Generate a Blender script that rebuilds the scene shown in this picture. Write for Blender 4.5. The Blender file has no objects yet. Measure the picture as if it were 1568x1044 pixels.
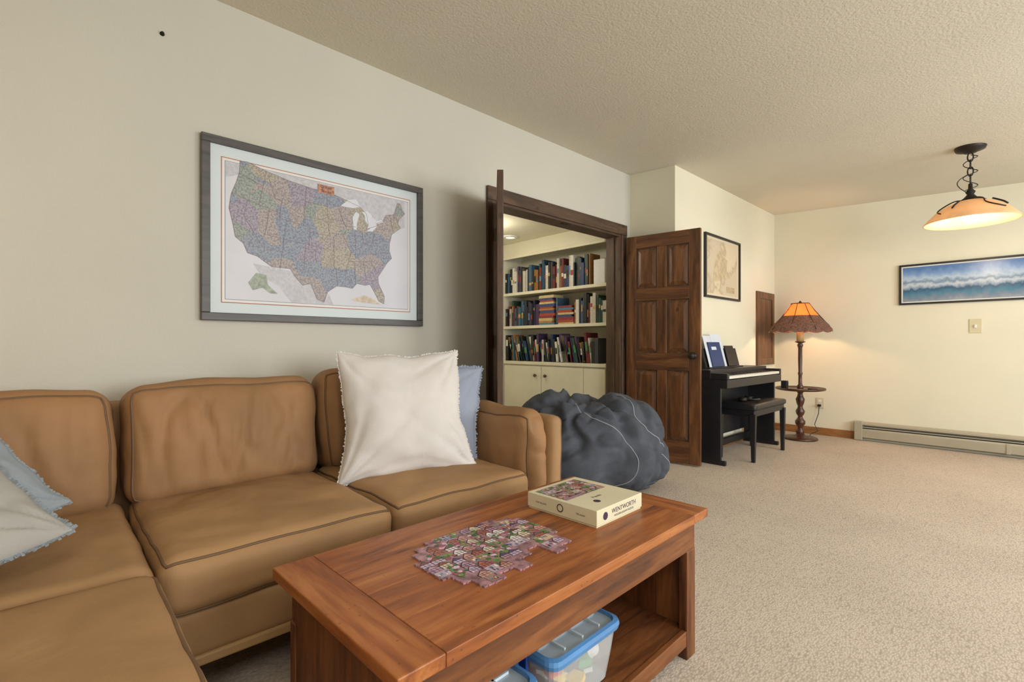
import bpy, bmesh, math, random
from mathutils import Vector, Matrix, noise
random.seed(7)
scene = bpy.context.scene
try:
    scene.view_settings.view_transform = 'Standard'
except Exception: pass

# ---------------------------------------------------------------- helpers
def C(r,g,b):
    def f(c):
        c=c/255.0
        return c/12.92 if c<=0.04045 else ((c+0.055)/1.055)**2.4
    return (f(r),f(g),f(b),1.0)

def nodemat(name):
    m=bpy.data.materials.new(name); m.use_nodes=True
    nt=m.node_tree
    b=nt.nodes['Principled BSDF']
    return m,nt,b

def mat(name,col,rough=0.6,metal=0.0,var=0.06,vscale=6.0,bump=0.0,bscale=80.0,coat=0.0,bump2=0.0,b2scale=8.0,spec=0.5,emis=None,estr=0.0,dist=0.002,crease=0.0,cscale=4.0,cstretch=(1,1,1)):
    m,nt,b=nodemat(name)
    b.inputs['Roughness'].default_value=rough
    b.inputs['Metallic'].default_value=metal
    b.inputs['Specular IOR Level'].default_value=spec
    b.inputs['Coat Weight'].default_value=coat
    tc=nt.nodes.new('ShaderNodeTexCoord')
    n=nt.nodes.new('ShaderNodeTexNoise'); n.inputs['Scale'].default_value=vscale; n.inputs['Detail'].default_value=4
    nt.links.new(tc.outputs['Object'],n.inputs['Vector'])
    cr=nt.nodes.new('ShaderNodeValToRGB')
    cr.color_ramp.elements[0].position=0.3; cr.color_ramp.elements[1].position=0.7
    cr.color_ramp.elements[0].color=tuple(max(0,c*(1-var*2)) for c in col[:3])+(1,)
    cr.color_ramp.elements[1].color=tuple(min(1,c*(1+var*2)) for c in col[:3])+(1,)
    nt.links.new(n.outputs['Fac'],cr.inputs['Fac'])
    nt.links.new(cr.outputs['Color'],b.inputs['Base Color'])
    last=None
    if bump>0:
        n2=nt.nodes.new('ShaderNodeTexNoise'); n2.inputs['Scale'].default_value=bscale; n2.inputs['Detail'].default_value=3
        nt.links.new(tc.outputs['Object'],n2.inputs['Vector'])
        bp=nt.nodes.new('ShaderNodeBump'); bp.inputs['Strength'].default_value=bump; bp.inputs['Distance'].default_value=dist
        nt.links.new(n2.outputs['Fac'],bp.inputs['Height']); last=bp
    if bump2>0:
        n3=nt.nodes.new('ShaderNodeTexNoise'); n3.inputs['Scale'].default_value=b2scale; n3.inputs['Detail'].default_value=2; n3.inputs['Distortion'].default_value=1.2
        nt.links.new(tc.outputs['Object'],n3.inputs['Vector'])
        bp2=nt.nodes.new('ShaderNodeBump'); bp2.inputs['Strength'].default_value=bump2; bp2.inputs['Distance'].default_value=0.02
        nt.links.new(n3.outputs['Fac'],bp2.inputs['Height'])
        if last: nt.links.new(last.outputs['Normal'],bp2.inputs['Normal'])
        last=bp2
    if crease>0:
        mp=nt.nodes.new('ShaderNodeMapping'); mp.inputs['Scale'].default_value=cstretch
        nt.links.new(tc.outputs['Object'],mp.inputs['Vector'])
        n4=nt.nodes.new('ShaderNodeTexNoise'); n4.inputs['Scale'].default_value=cscale; n4.inputs['Detail'].default_value=1.5; n4.inputs['Distortion'].default_value=0.4
        nt.links.new(mp.outputs[0],n4.inputs['Vector'])
        s1=nt.nodes.new('ShaderNodeMath'); s1.operation='SUBTRACT'; s1.inputs[1].default_value=.5; nt.links.new(n4.outputs['Fac'],s1.inputs[0])
        s2=nt.nodes.new('ShaderNodeMath'); s2.operation='ABSOLUTE'; nt.links.new(s1.outputs[0],s2.inputs[0])
        s3=nt.nodes.new('ShaderNodeMapRange'); s3.interpolation_type='SMOOTHSTEP'; s3.inputs['From Max'].default_value=.08; nt.links.new(s2.outputs[0],s3.inputs['Value'])
        bp3=nt.nodes.new('ShaderNodeBump'); bp3.inputs['Strength'].default_value=crease; bp3.inputs['Distance'].default_value=0.005
        nt.links.new(s3.outputs[0],bp3.inputs['Height'])
        if last: nt.links.new(last.outputs['Normal'],bp3.inputs['Normal'])
        last=bp3
    if last: nt.links.new(last.outputs['Normal'],b.inputs['Normal'])
    if emis:
        b.inputs['Emission Color'].default_value=emis; b.inputs['Emission Strength'].default_value=estr
    return m

def wood(name,dark,mid,light,axis='Y',rough=0.35,knots=True,scale=9.0,coat=0.2,kscale=7.5,stretch=.12,wear=0.0):
    m,nt,b=nodemat(name)
    b.inputs['Roughness'].default_value=rough; b.inputs['Coat Weight'].default_value=coat
    b.inputs['Coat Roughness'].default_value=0.35
    tc=nt.nodes.new('ShaderNodeTexCoord'); oi=nt.nodes.new('ShaderNodeObjectInfo')
    sc=nt.nodes.new('ShaderNodeVectorMath'); sc.operation='SCALE'; sc.inputs['Scale'].default_value=7.0
    cx=nt.nodes.new('ShaderNodeCombineXYZ')
    for i in range(3): nt.links.new(oi.outputs['Random'],cx.inputs[i])
    nt.links.new(cx.outputs[0],sc.inputs[0])
    ad=nt.nodes.new('ShaderNodeVectorMath'); ad.operation='ADD'
    nt.links.new(tc.outputs['Object'],ad.inputs[0]); nt.links.new(sc.outputs[0],ad.inputs[1])
    mp=nt.nodes.new('ShaderNodeMapping')
    k_=stretch
    s={'X':(k_,1,1),'Y':(1,k_,1),'Z':(1,1,k_)}[axis]
    mp.inputs['Scale'].default_value=s
    nt.links.new(ad.outputs[0],mp.inputs['Vector'])
    n=nt.nodes.new('ShaderNodeTexNoise'); n.inputs['Scale'].default_value=scale*2.2; n.inputs['Detail'].default_value=6; n.inputs['Distortion'].default_value=1.0
    nt.links.new(mp.outputs[0],n.inputs['Vector'])
    n2=nt.nodes.new('ShaderNodeTexNoise'); n2.inputs['Scale'].default_value=scale*14; n2.inputs['Detail'].default_value=3
    nt.links.new(mp.outputs[0],n2.inputs['Vector'])
    mx=nt.nodes.new('ShaderNodeMath'); mx.operation='MULTIPLY_ADD'; mx.inputs[1].default_value=0.25
    nt.links.new(n2.outputs['Fac'],mx.inputs[0])
    ml=nt.nodes.new('ShaderNodeMath'); ml.operation='MULTIPLY'; ml.inputs[1].default_value=0.78
    nt.links.new(n.outputs['Fac'],ml.inputs[0]); nt.links.new(ml.outputs[0],mx.inputs[2])
    cr=nt.nodes.new('ShaderNodeValToRGB')
    e=cr.color_ramp.elements; e[0].position=0.33; e[0].color=dark; e[1].position=0.72; e[1].color=light
    k=cr.color_ramp.elements.new(0.52); k.color=mid
    nt.links.new(mx.outputs[0],cr.inputs['Fac'])
    out=cr.outputs['Color']
    def mul(out,src,f):
        mm=nt.nodes.new('ShaderNodeMix'); mm.data_type='RGBA'; mm.blend_type='MULTIPLY'; mm.inputs['Factor'].default_value=f
        nt.links.new(out,mm.inputs['A']); nt.links.new(src,mm.inputs['B']); return mm.outputs['Result']
    if knots:
        mp2=nt.nodes.new('ShaderNodeMapping')
        s2={'X':(0.6,1,1),'Y':(1,0.6,1),'Z':(1,1,0.6)}[axis]; mp2.inputs['Scale'].default_value=s2
        nt.links.new(ad.outputs[0],mp2.inputs['Vector'])
        v=nt.nodes.new('ShaderNodeTexVoronoi'); v.inputs['Scale'].default_value=kscale
        nt.links.new(mp2.outputs[0],v.inputs['Vector'])
        kr=nt.nodes.new('ShaderNodeValToRGB'); ke=kr.color_ramp.elements
        ke[0].position=0.04; ke[0].color=(0.22,0.2,0.2,1); ke[1].position=0.13; ke[1].color=(1,1,1,1)
        nt.links.new(v.outputs['Distance'],kr.inputs['Fac'])
        out=mul(out,kr.outputs['Color'],.8)
    if wear>0:
        v=nt.nodes.new('ShaderNodeTexVoronoi'); v.inputs['Scale'].default_value=38; v.inputs['Randomness'].default_value=1
        nt.links.new(ad.outputs[0],v.inputs['Vector'])
        kr=nt.nodes.new('ShaderNodeValToRGB'); ke=kr.color_ramp.elements
        ke[0].position=0.07; ke[0].color=(0.35,0.3,0.28,1); ke[1].position=0.13; ke[1].color=(1,1,1,1)
        nt.links.new(v.outputs['Distance'],kr.inputs['Fac'])
        out=mul(out,kr.outputs['Color'],wear)
        n5=nt.nodes.new('ShaderNodeTexNoise'); n5.inputs['Scale'].default_value=5; n5.inputs['Detail'].default_value=6; nt.links.new(ad.outputs[0],n5.inputs['Vector'])
        k5=nt.nodes.new('ShaderNodeValToRGB'); k5.color_ramp.elements[0].position=.3; k5.color_ramp.elements[0].color=(.72,.66,.62,1); k5.color_ramp.elements[1].position=.6; k5.color_ramp.elements[1].color=(1,1,1,1)
        nt.links.new(n5.outputs['Fac'],k5.inputs['Fac']); out=mul(out,k5.outputs['Color'],wear)
        rr=nt.nodes.new('ShaderNodeMapRange'); rr.inputs['To Min'].default_value=rough+.18; rr.inputs['To Max'].default_value=rough-.06
        nt.links.new(n5.outputs['Fac'],rr.inputs['Value']); nt.links.new(rr.outputs[0],b.inputs['Roughness'])
    nt.links.new(out,b.inputs['Base Color'])
    bp=nt.nodes.new('ShaderNodeBump'); bp.inputs['Strength'].default_value=0.2; bp.inputs['Distance'].default_value=0.002
    nt.links.new(n2.outputs['Fac'],bp.inputs['Height']); nt.links.new(bp.outputs[0],b.inputs['Normal'])
    return m

def colattr_mat(name,rough=0.5,f=.35):
    m,nt,b=nodemat(name); b.inputs['Roughness'].default_value=rough
    a=nt.nodes.new('ShaderNodeAttribute'); a.attribute_name='Col'
    n=nt.nodes.new('ShaderNodeTexNoise'); n.inputs['Scale'].default_value=60
    tc=nt.nodes.new('ShaderNodeTexCoord'); nt.links.new(tc.outputs['Object'],n.inputs['Vector'])
    mm=nt.nodes.new('ShaderNodeMix'); mm.data_type='RGBA'; mm.blend_type='OVERLAY'; mm.inputs['Factor'].default_value=f
    nt.links.new(a.outputs['Color'],mm.inputs['A']); nt.links.new(n.outputs['Fac'],mm.inputs['B'])
    nt.links.new(mm.outputs['Result'],b.inputs['Base Color'])
    return m

def finish(me,name,m,parent,loc=(0,0,0),rot=(0,0,0),smooth=False):
    o=bpy.data.objects.new(name,me); scene.collection.objects.link(o)
    if m is not None:
        for mm in (m if isinstance(m,(list,tuple)) else [m]): me.materials.append(mm)
    o.location=loc; o.rotation_euler=rot
    if parent is not None: o.parent=parent
    if smooth:
        for p in me.polygons: p.use_smooth=True
    return o

def newobj(name,verts,faces,m,parent=None,loc=(0,0,0),rot=(0,0,0),smooth=False):
    me=bpy.data.meshes.new(name); me.from_pydata([tuple(v) for v in verts],[],faces); me.update()
    return finish(me,name,m,parent,loc,rot,smooth)

def group(name,loc=(0,0,0),rotz=0.0):
    e=bpy.data.objects.new(name,None); scene.collection.objects.link(e)
    e.location=loc; e.rotation_euler=(0,0,rotz); e.empty_display_size=0.1
    return e

def boxes(name,lst,m,parent=None,bevel=0.0,loc=(0,0,0),rot=(0,0,0),segs=2):
    bm=bmesh.new()
    for (x0,x1,y0,y1,z0,z1) in lst:
        r=bmesh.ops.create_cube(bm,size=1.0)
        for v in r['verts']:
            v.co=Vector(((x0+x1)/2+v.co.x*(x1-x0),(y0+y1)/2+v.co.y*(y1-y0),(z0+z1)/2+v.co.z*(z1-z0)))
    if bevel>0:
        bmesh.ops.bevel(bm,geom=bm.edges[:],offset=bevel,segments=segs,affect='EDGES',profile=0.5)
    me=bpy.data.meshes.new(name); bm.to_mesh(me); bm.free()
    return finish(me,name,m,parent,loc,rot)

def box(name,x0,x1,y0,y1,z0,z1,m,parent=None,bevel=0.0,**k):
    return boxes(name,[(x0,x1,y0,y1,z0,z1)],m,parent,bevel,**k)

def lathe(name,prof,m,parent=None,loc=(0,0,0),segs=40,smooth=True,rot=(0,0,0),fn=None):
    vs=[];fs=[]
    for i,(r,z) in enumerate(prof):
        for j in range(segs):
            a=2*math.pi*j/segs
            rr,zz=(r,z) if fn is None else fn(i,a,r,z)
            vs.append((rr*math.cos(a),rr*math.sin(a),zz))
    for i in range(len(prof)-1):
        for j in range(segs):
            k=(j+1)%segs
            fs.append((i*segs+j,i*segs+k,(i+1)*segs+k,(i+1)*segs+j))
    return newobj(name,vs,fs,m,parent,loc,rot,smooth)

def tube(name,pts,r,m,parent=None,closed=False,segs=8,loc=(0,0,0),rot=(0,0,0)):
    pts=[Vector(p) for p in pts]; n=len(pts); vs=[];fs=[]
    up=None
    for i,p in enumerate(pts):
        if closed: t=(pts[(i+1)%n]-pts[i-1])
        else: t=pts[min(i+1,n-1)]-pts[max(i-1,0)]
        if t.length<1e-9: t=Vector((0,0,1))
        t.normalize()
        if up is None:
            up=Vector((0,0,1)) if abs(t.z)<0.9 else Vector((1,0,0))
        up=(up-t*up.dot(t))
        if up.length<1e-6: up=Vector((1,0,0)) if abs(t.x)<.9 else Vector((0,1,0)); up=(up-t*up.dot(t))
        up.normalize(); s=t.cross(up)
        for j in range(segs):
            a=2*math.pi*j/segs
            vs.append(p+up*(r*math.cos(a))+s*(r*math.sin(a)))
    m_=n if closed else n-1
    for i in range(m_):
        for j in range(segs):
            k=(j+1)%segs; i2=(i+1)%n
            fs.append((i*segs+j,i*segs+k,i2*segs+k,i2*segs+j))
    if not closed:
        fs.append(tuple(range(segs))); fs.append(tuple((n-1)*segs+j for j in range(segs)))
    return newobj(name,vs,fs,m,parent,loc,rot,True)

def sharpvalley(v,w):
    a=max(0.0,1-abs(v)*w)
    return a*a*(3-2*a)

def softmap(p,h,r,puff,nz,seed,cr=None):
    q=Vector((p[0]*h[0],p[1]*h[1],p[2]*h[2]))
    c=Vector([max(-(h[i]-r),min(h[i]-r,q[i])) for i in range(3)])
    d=q-c
    if d.length>1e-9: d=d.normalized()*r
    o=c+d
    x,y,z=p
    fx=(1-y*y)*(1-z*z)
    o.x+=puff[0]*x*fx; o.y+=puff[1]*y*(1-x*x)*(1-z*z); o.z+=puff[2]*z*(1-x*x)*(1-y*y)
    if nz>0:
        nv=noise.noise_vector(Vector((o.x*5+seed,o.y*5,o.z*5)))
        nv2=noise.noise_vector(Vector((o.x*14+seed,o.y*9,o.z*14)))
        o+=nv*nz+nv2*nz*0.3
    if cr:
        ax,amp,sa,sb=cr
        if p[ax]>0.5:
            a,b_=[i for i in range(3) if i!=ax]
            w=min(1,(1-abs(p[a]))*2.5)*min(1,(1-abs(p[b_]))*3)
            s1=o[a]*sa; s2=o[b_]*sb
            v=noise.noise(Vector((s1+.35*noise.noise(Vector((s1,s2,seed+3))),s2,seed*1.7)))
            v2=noise.noise(Vector((s1*1.8+8,s2*1.3,seed*1.3)))
            o[ax]-=amp*w*(sharpvalley(v,5)+.6*sharpvalley(v2,5.5))
    return o

def softbox(name,ctr,h,r,m,parent,puff=(0,0,0),nz=0.004,seed=0,n=26,rot=(0,0,0),piping=None,pm=None,pr=0.0045,cr=None):
    idx={};vs=[];fs=[]
    def g(t): return 0.5*t+0.5*math.sin(t*math.pi/2)
    def vid(p):
        k=(round(p[0],5),round(p[1],5),round(p[2],5))
        if k not in idx:
            idx[k]=len(vs); vs.append(softmap(p,h,r,puff,nz,seed,cr))
        return idx[k]
    ts=[g(-1+2*i/n) for i in range(n+1)]
    for ax in range(3):
        for s in (-1,1):
            for i in range(n):
                for j in range(n):
                    q=[]
                    for (a,b) in ((i,j),(i+1,j),(i+1,j+1),(i,j+1)):
                        p=[0,0,0]; p[ax]=s; p[(ax+1)%3]=ts[a]; p[(ax+2)%3]=ts[b]; q.append(vid(p))
                    if s<0: q.reverse()
                    fs.append(tuple(q))
    o=newobj(name,vs,fs,m,parent,ctr,rot,True)
    if piping:
        for k,(ax,s) in enumerate(piping):
            path=[]
            a1,a2=(ax+1)%3,(ax+2)%3
            cs=[(-1,-1),(1,-1),(1,1),(-1,1)]
            for q in range(4):
                A=cs[q];B=cs[(q+1)%4]
                for t in range(24):
                    f=t/24; p=[0,0,0]; p[ax]=s
                    p[a1]=g(A[0]+(B[0]-A[0])*f) ; p[a2]=g(A[1]+(B[1]-A[1])*f)
                    path.append(softmap(p,h,r,puff,nz,seed))
            tube(name+'_piping_%d'%k,path,pr,pm,parent,True,6,ctr,rot)
    return o

def pillow(name,size,thick,ctr,m,theta,tilt,roll=0,fringe=None,seed=0,fr=0.018,nz=0.012,droop=0.0):
    e=group(name,ctr)
    n=48; vs=[];fs=[]
    s=size/2
    def P(u,v,side):
        ou=1-0.09*(1-v*v) ; ov=1-0.07*(1-u*u)
        x=u*s*ou; z=v*s*ov
        if droop>0 and v<0:
            x*=1+.07*v*v
        t=thick/2*max(0,(1-abs(u)**2.8))**0.5*max(0,(1-abs(v)**2.8))**0.5
        t*=1-.25*v*droop
        w=noise.noise(Vector((x*7+seed,z*7,side*3)))*nz*1.2+abs(noise.noise(Vector((x*4+seed+9,z*12,side*3))))*nz
        for cu_,cv_ in ((1,-1),(-1,-1),(1,1),(-1,1)):
            du,dv=cu_-u,cv_-v; rr=math.hypot(du,dv); an=math.atan2(dv,du)
            w-=nz*1.2*math.exp(-rr*1.5)*max(0,math.sin(an*11+seed))**2*(1.6 if cv_<0 else .8)
        edge=min(1-abs(u),1-abs(v)); w*=min(1,edge*6)
        wob=noise.noise(Vector((x*9+seed,z*9,5)))*0.012
        return Vector((x+wob,-side*(t+w)+noise.noise(Vector((x*3,z*3,seed)))*0.018,z+wob))
    for side in (1,-1):
        base=len(vs)
        for i in range(n+1):
            for j in range(n+1):
                vs.append(P(math.sin((-1+2*i/n)*math.pi/2),math.sin((-1+2*j/n)*math.pi/2),side))
        for i in range(n):
            for j in range(n):
                a=base+i*(n+1)+j
                q=(a,a+n+1,a+n+2,a+1)
                fs.append(q if side>0 else q[::-1])
    R=(Matrix.Rotation(theta,4,'Z')@Matrix.Rotation(-tilt,4,'X')@Matrix.Rotation(-roll,4,'Y'))
    o=newobj('cover',vs,fs,m,e,smooth=True)
    o.matrix_local=R
    if fringe is not None:
        fv=[];ff=[]
        def strand(p,d):
            d=d.normalized()
            L=fr*random.uniform(.5,1.2); side=Vector((-d.z,random.uniform(-.3,.3),d.x)).normalized()*0.004
            off=Vector((random.uniform(-.3,.3),random.uniform(-.4,.4),random.uniform(-.3,.3)))*L*0.6
            b=len(fv); fv.extend([p-side,p+side,p+d*L+off+side*.7,p+d*L+off-side*.7]); ff.append((b,b+1,b+2,b+3))
        K=190
        for k in range(K):
            t=-1+2*(k+random.random())/K
            strand(P(t,1,1)-Vector((0,0,.003)),Vector((0,0,1))); strand(P(t,-1,1)+Vector((0,0,.003)),Vector((0,0,-1)))
            strand(P(1,t,1)-Vector((.003,0,0)),Vector((1,0,0))); strand(P(-1,t,1)+Vector((.003,0,0)),Vector((-1,0,0)))
        f=newobj('fringe',fv,ff,fringe,e); f.matrix_local=R
    return e

def colored(name,items,m,parent=None):
    vs=[];fs=[];cols=[]
    for M,(x0,x1,y0,y1,z0,z1),col in items:
        b=len(vs)
        for p in ((x0,y0,z0),(x1,y0,z0),(x1,y1,z0),(x0,y1,z0),(x0,y0,z1),(x1,y0,z1),(x1,y1,z1),(x0,y1,z1)):
            vs.append(M@Vector(p))
        for f in ((0,3,2,1),(4,5,6,7),(0,1,5,4),(1,2,6,5),(2,3,7,6),(3,0,4,7)):
            fs.append(tuple(b+i for i in f)); cols.append(col)
    return colfaces(name,vs,fs,cols,m,parent)

def colfaces(name,vs,fs,cols,m,parent=None):
    o=newobj(name,vs,fs,m,parent)
    ca=o.data.color_attributes.new('Col','FLOAT_COLOR','CORNER')
    for pi,p in enumerate(o.data.polygons):
        for l in p.loop_indices: ca.data[l].color=cols[pi]
    return o

# ---------------------------------------------------------------- materials
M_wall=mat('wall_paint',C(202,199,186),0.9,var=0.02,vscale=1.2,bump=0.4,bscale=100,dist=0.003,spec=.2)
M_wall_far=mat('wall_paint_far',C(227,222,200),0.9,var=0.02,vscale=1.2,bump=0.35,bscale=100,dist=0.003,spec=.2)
M_ceil=mat('ceiling_paint',C(217,211,195),0.95,var=0.015,vscale=1.2,bump=0.55,bscale=75,dist=0.005,spec=.2)
M_cream=mat('cream_cabinet_paint',C(222,216,192),0.5,var=0.02)
M_white=mat('white_paint',C(230,228,220),0.5,var=0.02)
m,nt,b=nodemat('carpet_loop'); M_carpet=m
b.inputs['Roughness'].default_value=0.95; b.inputs['Specular IOR Level'].default_value=0.1
tc=nt.nodes.new('ShaderNodeTexCoord')
v=nt.nodes.new('ShaderNodeTexVoronoi'); v.inputs['Scale'].default_value=150
mp=nt.nodes.new('ShaderNodeMapping'); mp.inputs['Scale'].default_value=(1.0,0.55,1); mp.inputs['Rotation'].default_value=(0,0,.5)
nt.links.new(tc.outputs['Object'],mp.inputs['Vector']); nt.links.new(mp.outputs[0],v.inputs['Vector'])
n=nt.nodes.new('ShaderNodeTexNoise'); n.inputs['Scale'].default_value=1.3; n.inputs['Detail'].default_value=3
nt.links.new(tc.outputs['Object'],n.inputs['Vector'])
cr=nt.nodes.new('ShaderNodeValToRGB'); e=cr.color_ramp.elements
e[0].position=0.1; e[0].color=C(206,193,178); e[1].position=0.95; e[1].color=C(171,157,142)
nt.links.new(v.outputs['Distance'],cr.inputs['Fac'])
mm=nt.nodes.new('ShaderNodeMix'); mm.data_type='RGBA'; mm.blend_type='OVERLAY'; mm.inputs['Factor'].default_value=0.18
nt.links.new(cr.outputs['Color'],mm.inputs['A']); nt.links.new(n.outputs['Fac'],mm.inputs['B'])
nt.links.new(mm.outputs['Result'],b.inputs['Base Color'])
bp=nt.nodes.new('ShaderNodeBump'); bp.invert=True; bp.inputs['Strength'].default_value=0.35; bp.inputs['Distance'].default_value=0.003
nt.links.new(v.outputs['Distance'],bp.inputs['Height']); nt.links.new(bp.outputs[0],b.inputs['Normal'])

M_leather=mat('tan_leather',C(158,123,85),0.64,var=0.07,vscale=2.6,bump=0.3,bscale=200,bump2=0.2,b2scale=5,dist=0.0015,spec=.28,crease=.05,cscale=6)
M_leather2=mat('tan_leather_back',C(149,112,76),0.64,var=0.08,vscale=2.6,bump=0.3,bscale=200,bump2=0.3,b2scale=5.5,dist=0.0015,spec=.28,crease=.10,cscale=3.8,cstretch=(1,1.8,.6))
M_pipe=mat('leather_piping',C(104,78,52),0.6)
M_rail=mat('sofa_rail_wood',C(176,142,96),0.5)
M_darkleg=mat('dark_leg',C(50,34,24),0.5)
Wt=(C(94,48,20),C(152,86,38),C(184,120,62))
M_tabY=wood('table_pine_long',*Wt,axis='Y',rough=0.40,coat=0.12,kscale=4.6,scale=7,wear=.55)
M_tabX=wood('table_pine_cross',*Wt,axis='X',rough=0.40,coat=0.12,kscale=4.6,scale=7,wear=.55)
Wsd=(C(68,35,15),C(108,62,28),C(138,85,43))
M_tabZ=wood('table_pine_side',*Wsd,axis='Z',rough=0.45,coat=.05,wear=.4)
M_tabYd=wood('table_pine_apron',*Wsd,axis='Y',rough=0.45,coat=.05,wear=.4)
Wdoor=(C(60,35,18),C(99,61,33),C(134,90,50))
M_doorZ=wood('door_pine_vertical',*Wdoor,axis='Z',rough=0.42,scale=7)
M_doorX=wood('door_pine_rail',*Wdoor,axis='X',rough=0.42,scale=7)
M_casZ=wood('casing_vertical',C(48,33,22),C(78,56,38),C(104,78,54),axis='Z',rough=0.55)
M_casY=wood('casing_horizontal',C(48,33,22),C(78,56,38),C(104,78,54),axis='Y',rough=0.55)
M_base=wood('baseboard_oak',C(120,76,38),C(150,102,56),C(174,124,74),axis='Y',rough=0.45,knots=False)
M_baseX=wood('baseboard_oak_x',C(120,76,38),C(150,102,56),C(174,124,74),axis='X',rough=0.45,knots=False)
M_black=mat('black_satin',C(30,30,34),0.4,var=0.05)
M_iron=mat('iron_black',C(42,36,32),0.5,metal=0.4)
M_bag=mat('beanbag_denim',C(80,84,92),0.92,var=0.09,vscale=9,bump=0.4,bscale=260,dist=0.001,bump2=.35,b2scale=7,spec=.15)
M_bagseam=mat('beanbag_seam',C(160,164,172),0.8)
M_pw=mat('white_linen',C(211,206,201),0.95,var=0.02,bump=0.4,bscale=320,bump2=0.2,b2scale=7,spec=.1)
M_pb=mat('blue_grey_linen',C(148,156,172),0.95,var=0.04,bump=0.4,bscale=320,spec=.1)
M_pfb=mat('blue_fringe',C(146,154,170),0.95,spec=.1)
M_pg=mat('oatmeal_linen',C(166,164,158),0.95,var=0.04,bump=0.4,bscale=320,bump2=0.2,b2scale=7,spec=.1)
M_pb2=mat('pale_blue_linen',C(146,154,160),0.95,var=0.04,bump=0.4,bscale=320,spec=.1)

# ---------------------------------------------------------------- room shell
LX=-2.608; JX=-2.15; FY=6.45; RX=2.7; BY=-1.7
DY0,DY1,DZ=2.305,3.84,2.05
CX0=-4.3; CY0=2.0; CY1=4.2; WT=0.14
boxes('floor',[(CX0-.1,RX+.15,BY-.15,FY+.15,-0.1,0.0)],M_carpet)
H=2.66
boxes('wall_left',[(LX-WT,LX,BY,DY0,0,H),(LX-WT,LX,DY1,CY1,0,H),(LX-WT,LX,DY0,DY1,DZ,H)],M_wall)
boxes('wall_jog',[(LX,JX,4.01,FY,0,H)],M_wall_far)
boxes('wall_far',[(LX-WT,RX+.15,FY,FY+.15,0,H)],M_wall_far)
W=[(0.6,2.4),(3.4,5.2)]
boxes('wall_right',[(RX,RX+.15,BY,W[0][0],0,H),(RX,RX+.15,W[0][1],W[1][0],0,H),(RX,RX+.15,W[1][1],FY,0,H),
   (RX,RX+.15,W[0][0],W[0][1],0,.8),(RX,RX+.15,W[0][0],W[0][1],2.1,H),(RX,RX+.15,W[1][0],W[1][1],0,.8),(RX,RX+.15,W[1][0],W[1][1],2.1,H)],M_wall)
for i,(a,b_) in enumerate(W):
    boxes('window_%d'%(i+1),[(RX+.02,RX+.1,a,a+.06,.8,2.1),(RX+.02,RX+.1,b_-.06,b_,.8,2.1),(RX+.02,RX+.1,a+.06,b_-.06,.8,.86),(RX+.02,RX+.1,a+.06,b_-.06,2.04,2.1),(RX+.03,RX+.09,(a+b_)/2-.02,(a+b_)/2+.02,.86,2.04)],M_white)
boxes('wall_back',[(LX-WT,RX+.15,BY-.15,BY,0,H)],M_wall)
def cz(x): return 2.62-0.05*(x+2.17)
x0,x1=LX-WT,RX+.15
newobj('ceiling',[(x0,BY-.15,cz(x0)),(x1,BY-.15,cz(x1)),(x1,FY+.15,cz(x1)),(x0,FY+.15,cz(x0)),
  (x0,BY-.15,cz(x0)+.12),(x1,BY-.15,cz(x1)+.12),(x1,FY+.15,cz(x1)+.12),(x0,FY+.15,cz(x0)+.12)],
  [(0,3,2,1),(4,5,6,7),(0,1,5,4),(1,2,6,5),(2,3,7,6),(3,0,4,7)],M_ceil)
boxes('wall_closet',[(CX0-.1,CX0,CY0,CY1,0,2.3),(CX0,LX-WT,CY0-.1,CY0,0,2.3),(CX0-.1,LX-WT,CY1,CY1+.1,0,2.3)],M_cream)
boxes('ceiling_closet',[(CX0-.1,LX-WT,CY0-.1,CY1+.1,2.2,2.3)],M_cream)

cas=group('trim_door_casing')
box('casing_left',LX,LX+.022,DY0-.09,DY0,0,DZ,M_casZ,cas,.004)
box('casing_right',LX,LX+.022,DY1,DY1+.085,0,DZ,M_casZ,cas,.004)
box('casing_head',LX,LX+.026,DY0-.09,DY1+.085,DZ,DZ+.095,M_casY,cas,.004)
box('jamb_left',LX-WT,LX+.012,DY0,DY0+.018,0,DZ,M_casZ,cas)
box('jamb_right',LX-WT,LX+.012,DY1-.018,DY1,0,DZ,M_casZ,cas)
box('jamb_head',LX-WT,LX+.012,DY0+.018,DY1-.018,DZ-.018,DZ,M_casY,cas)
box('stop_right',LX-.09,LX-.05,DY1-.03,DY1-.018,0,DZ-.018,M_casZ,cas)
boxes('latch_plates',[(LX-.04,LX+.0,3.05,3.13,DZ-.022,DZ-.0175)],M_iron,cas)

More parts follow.
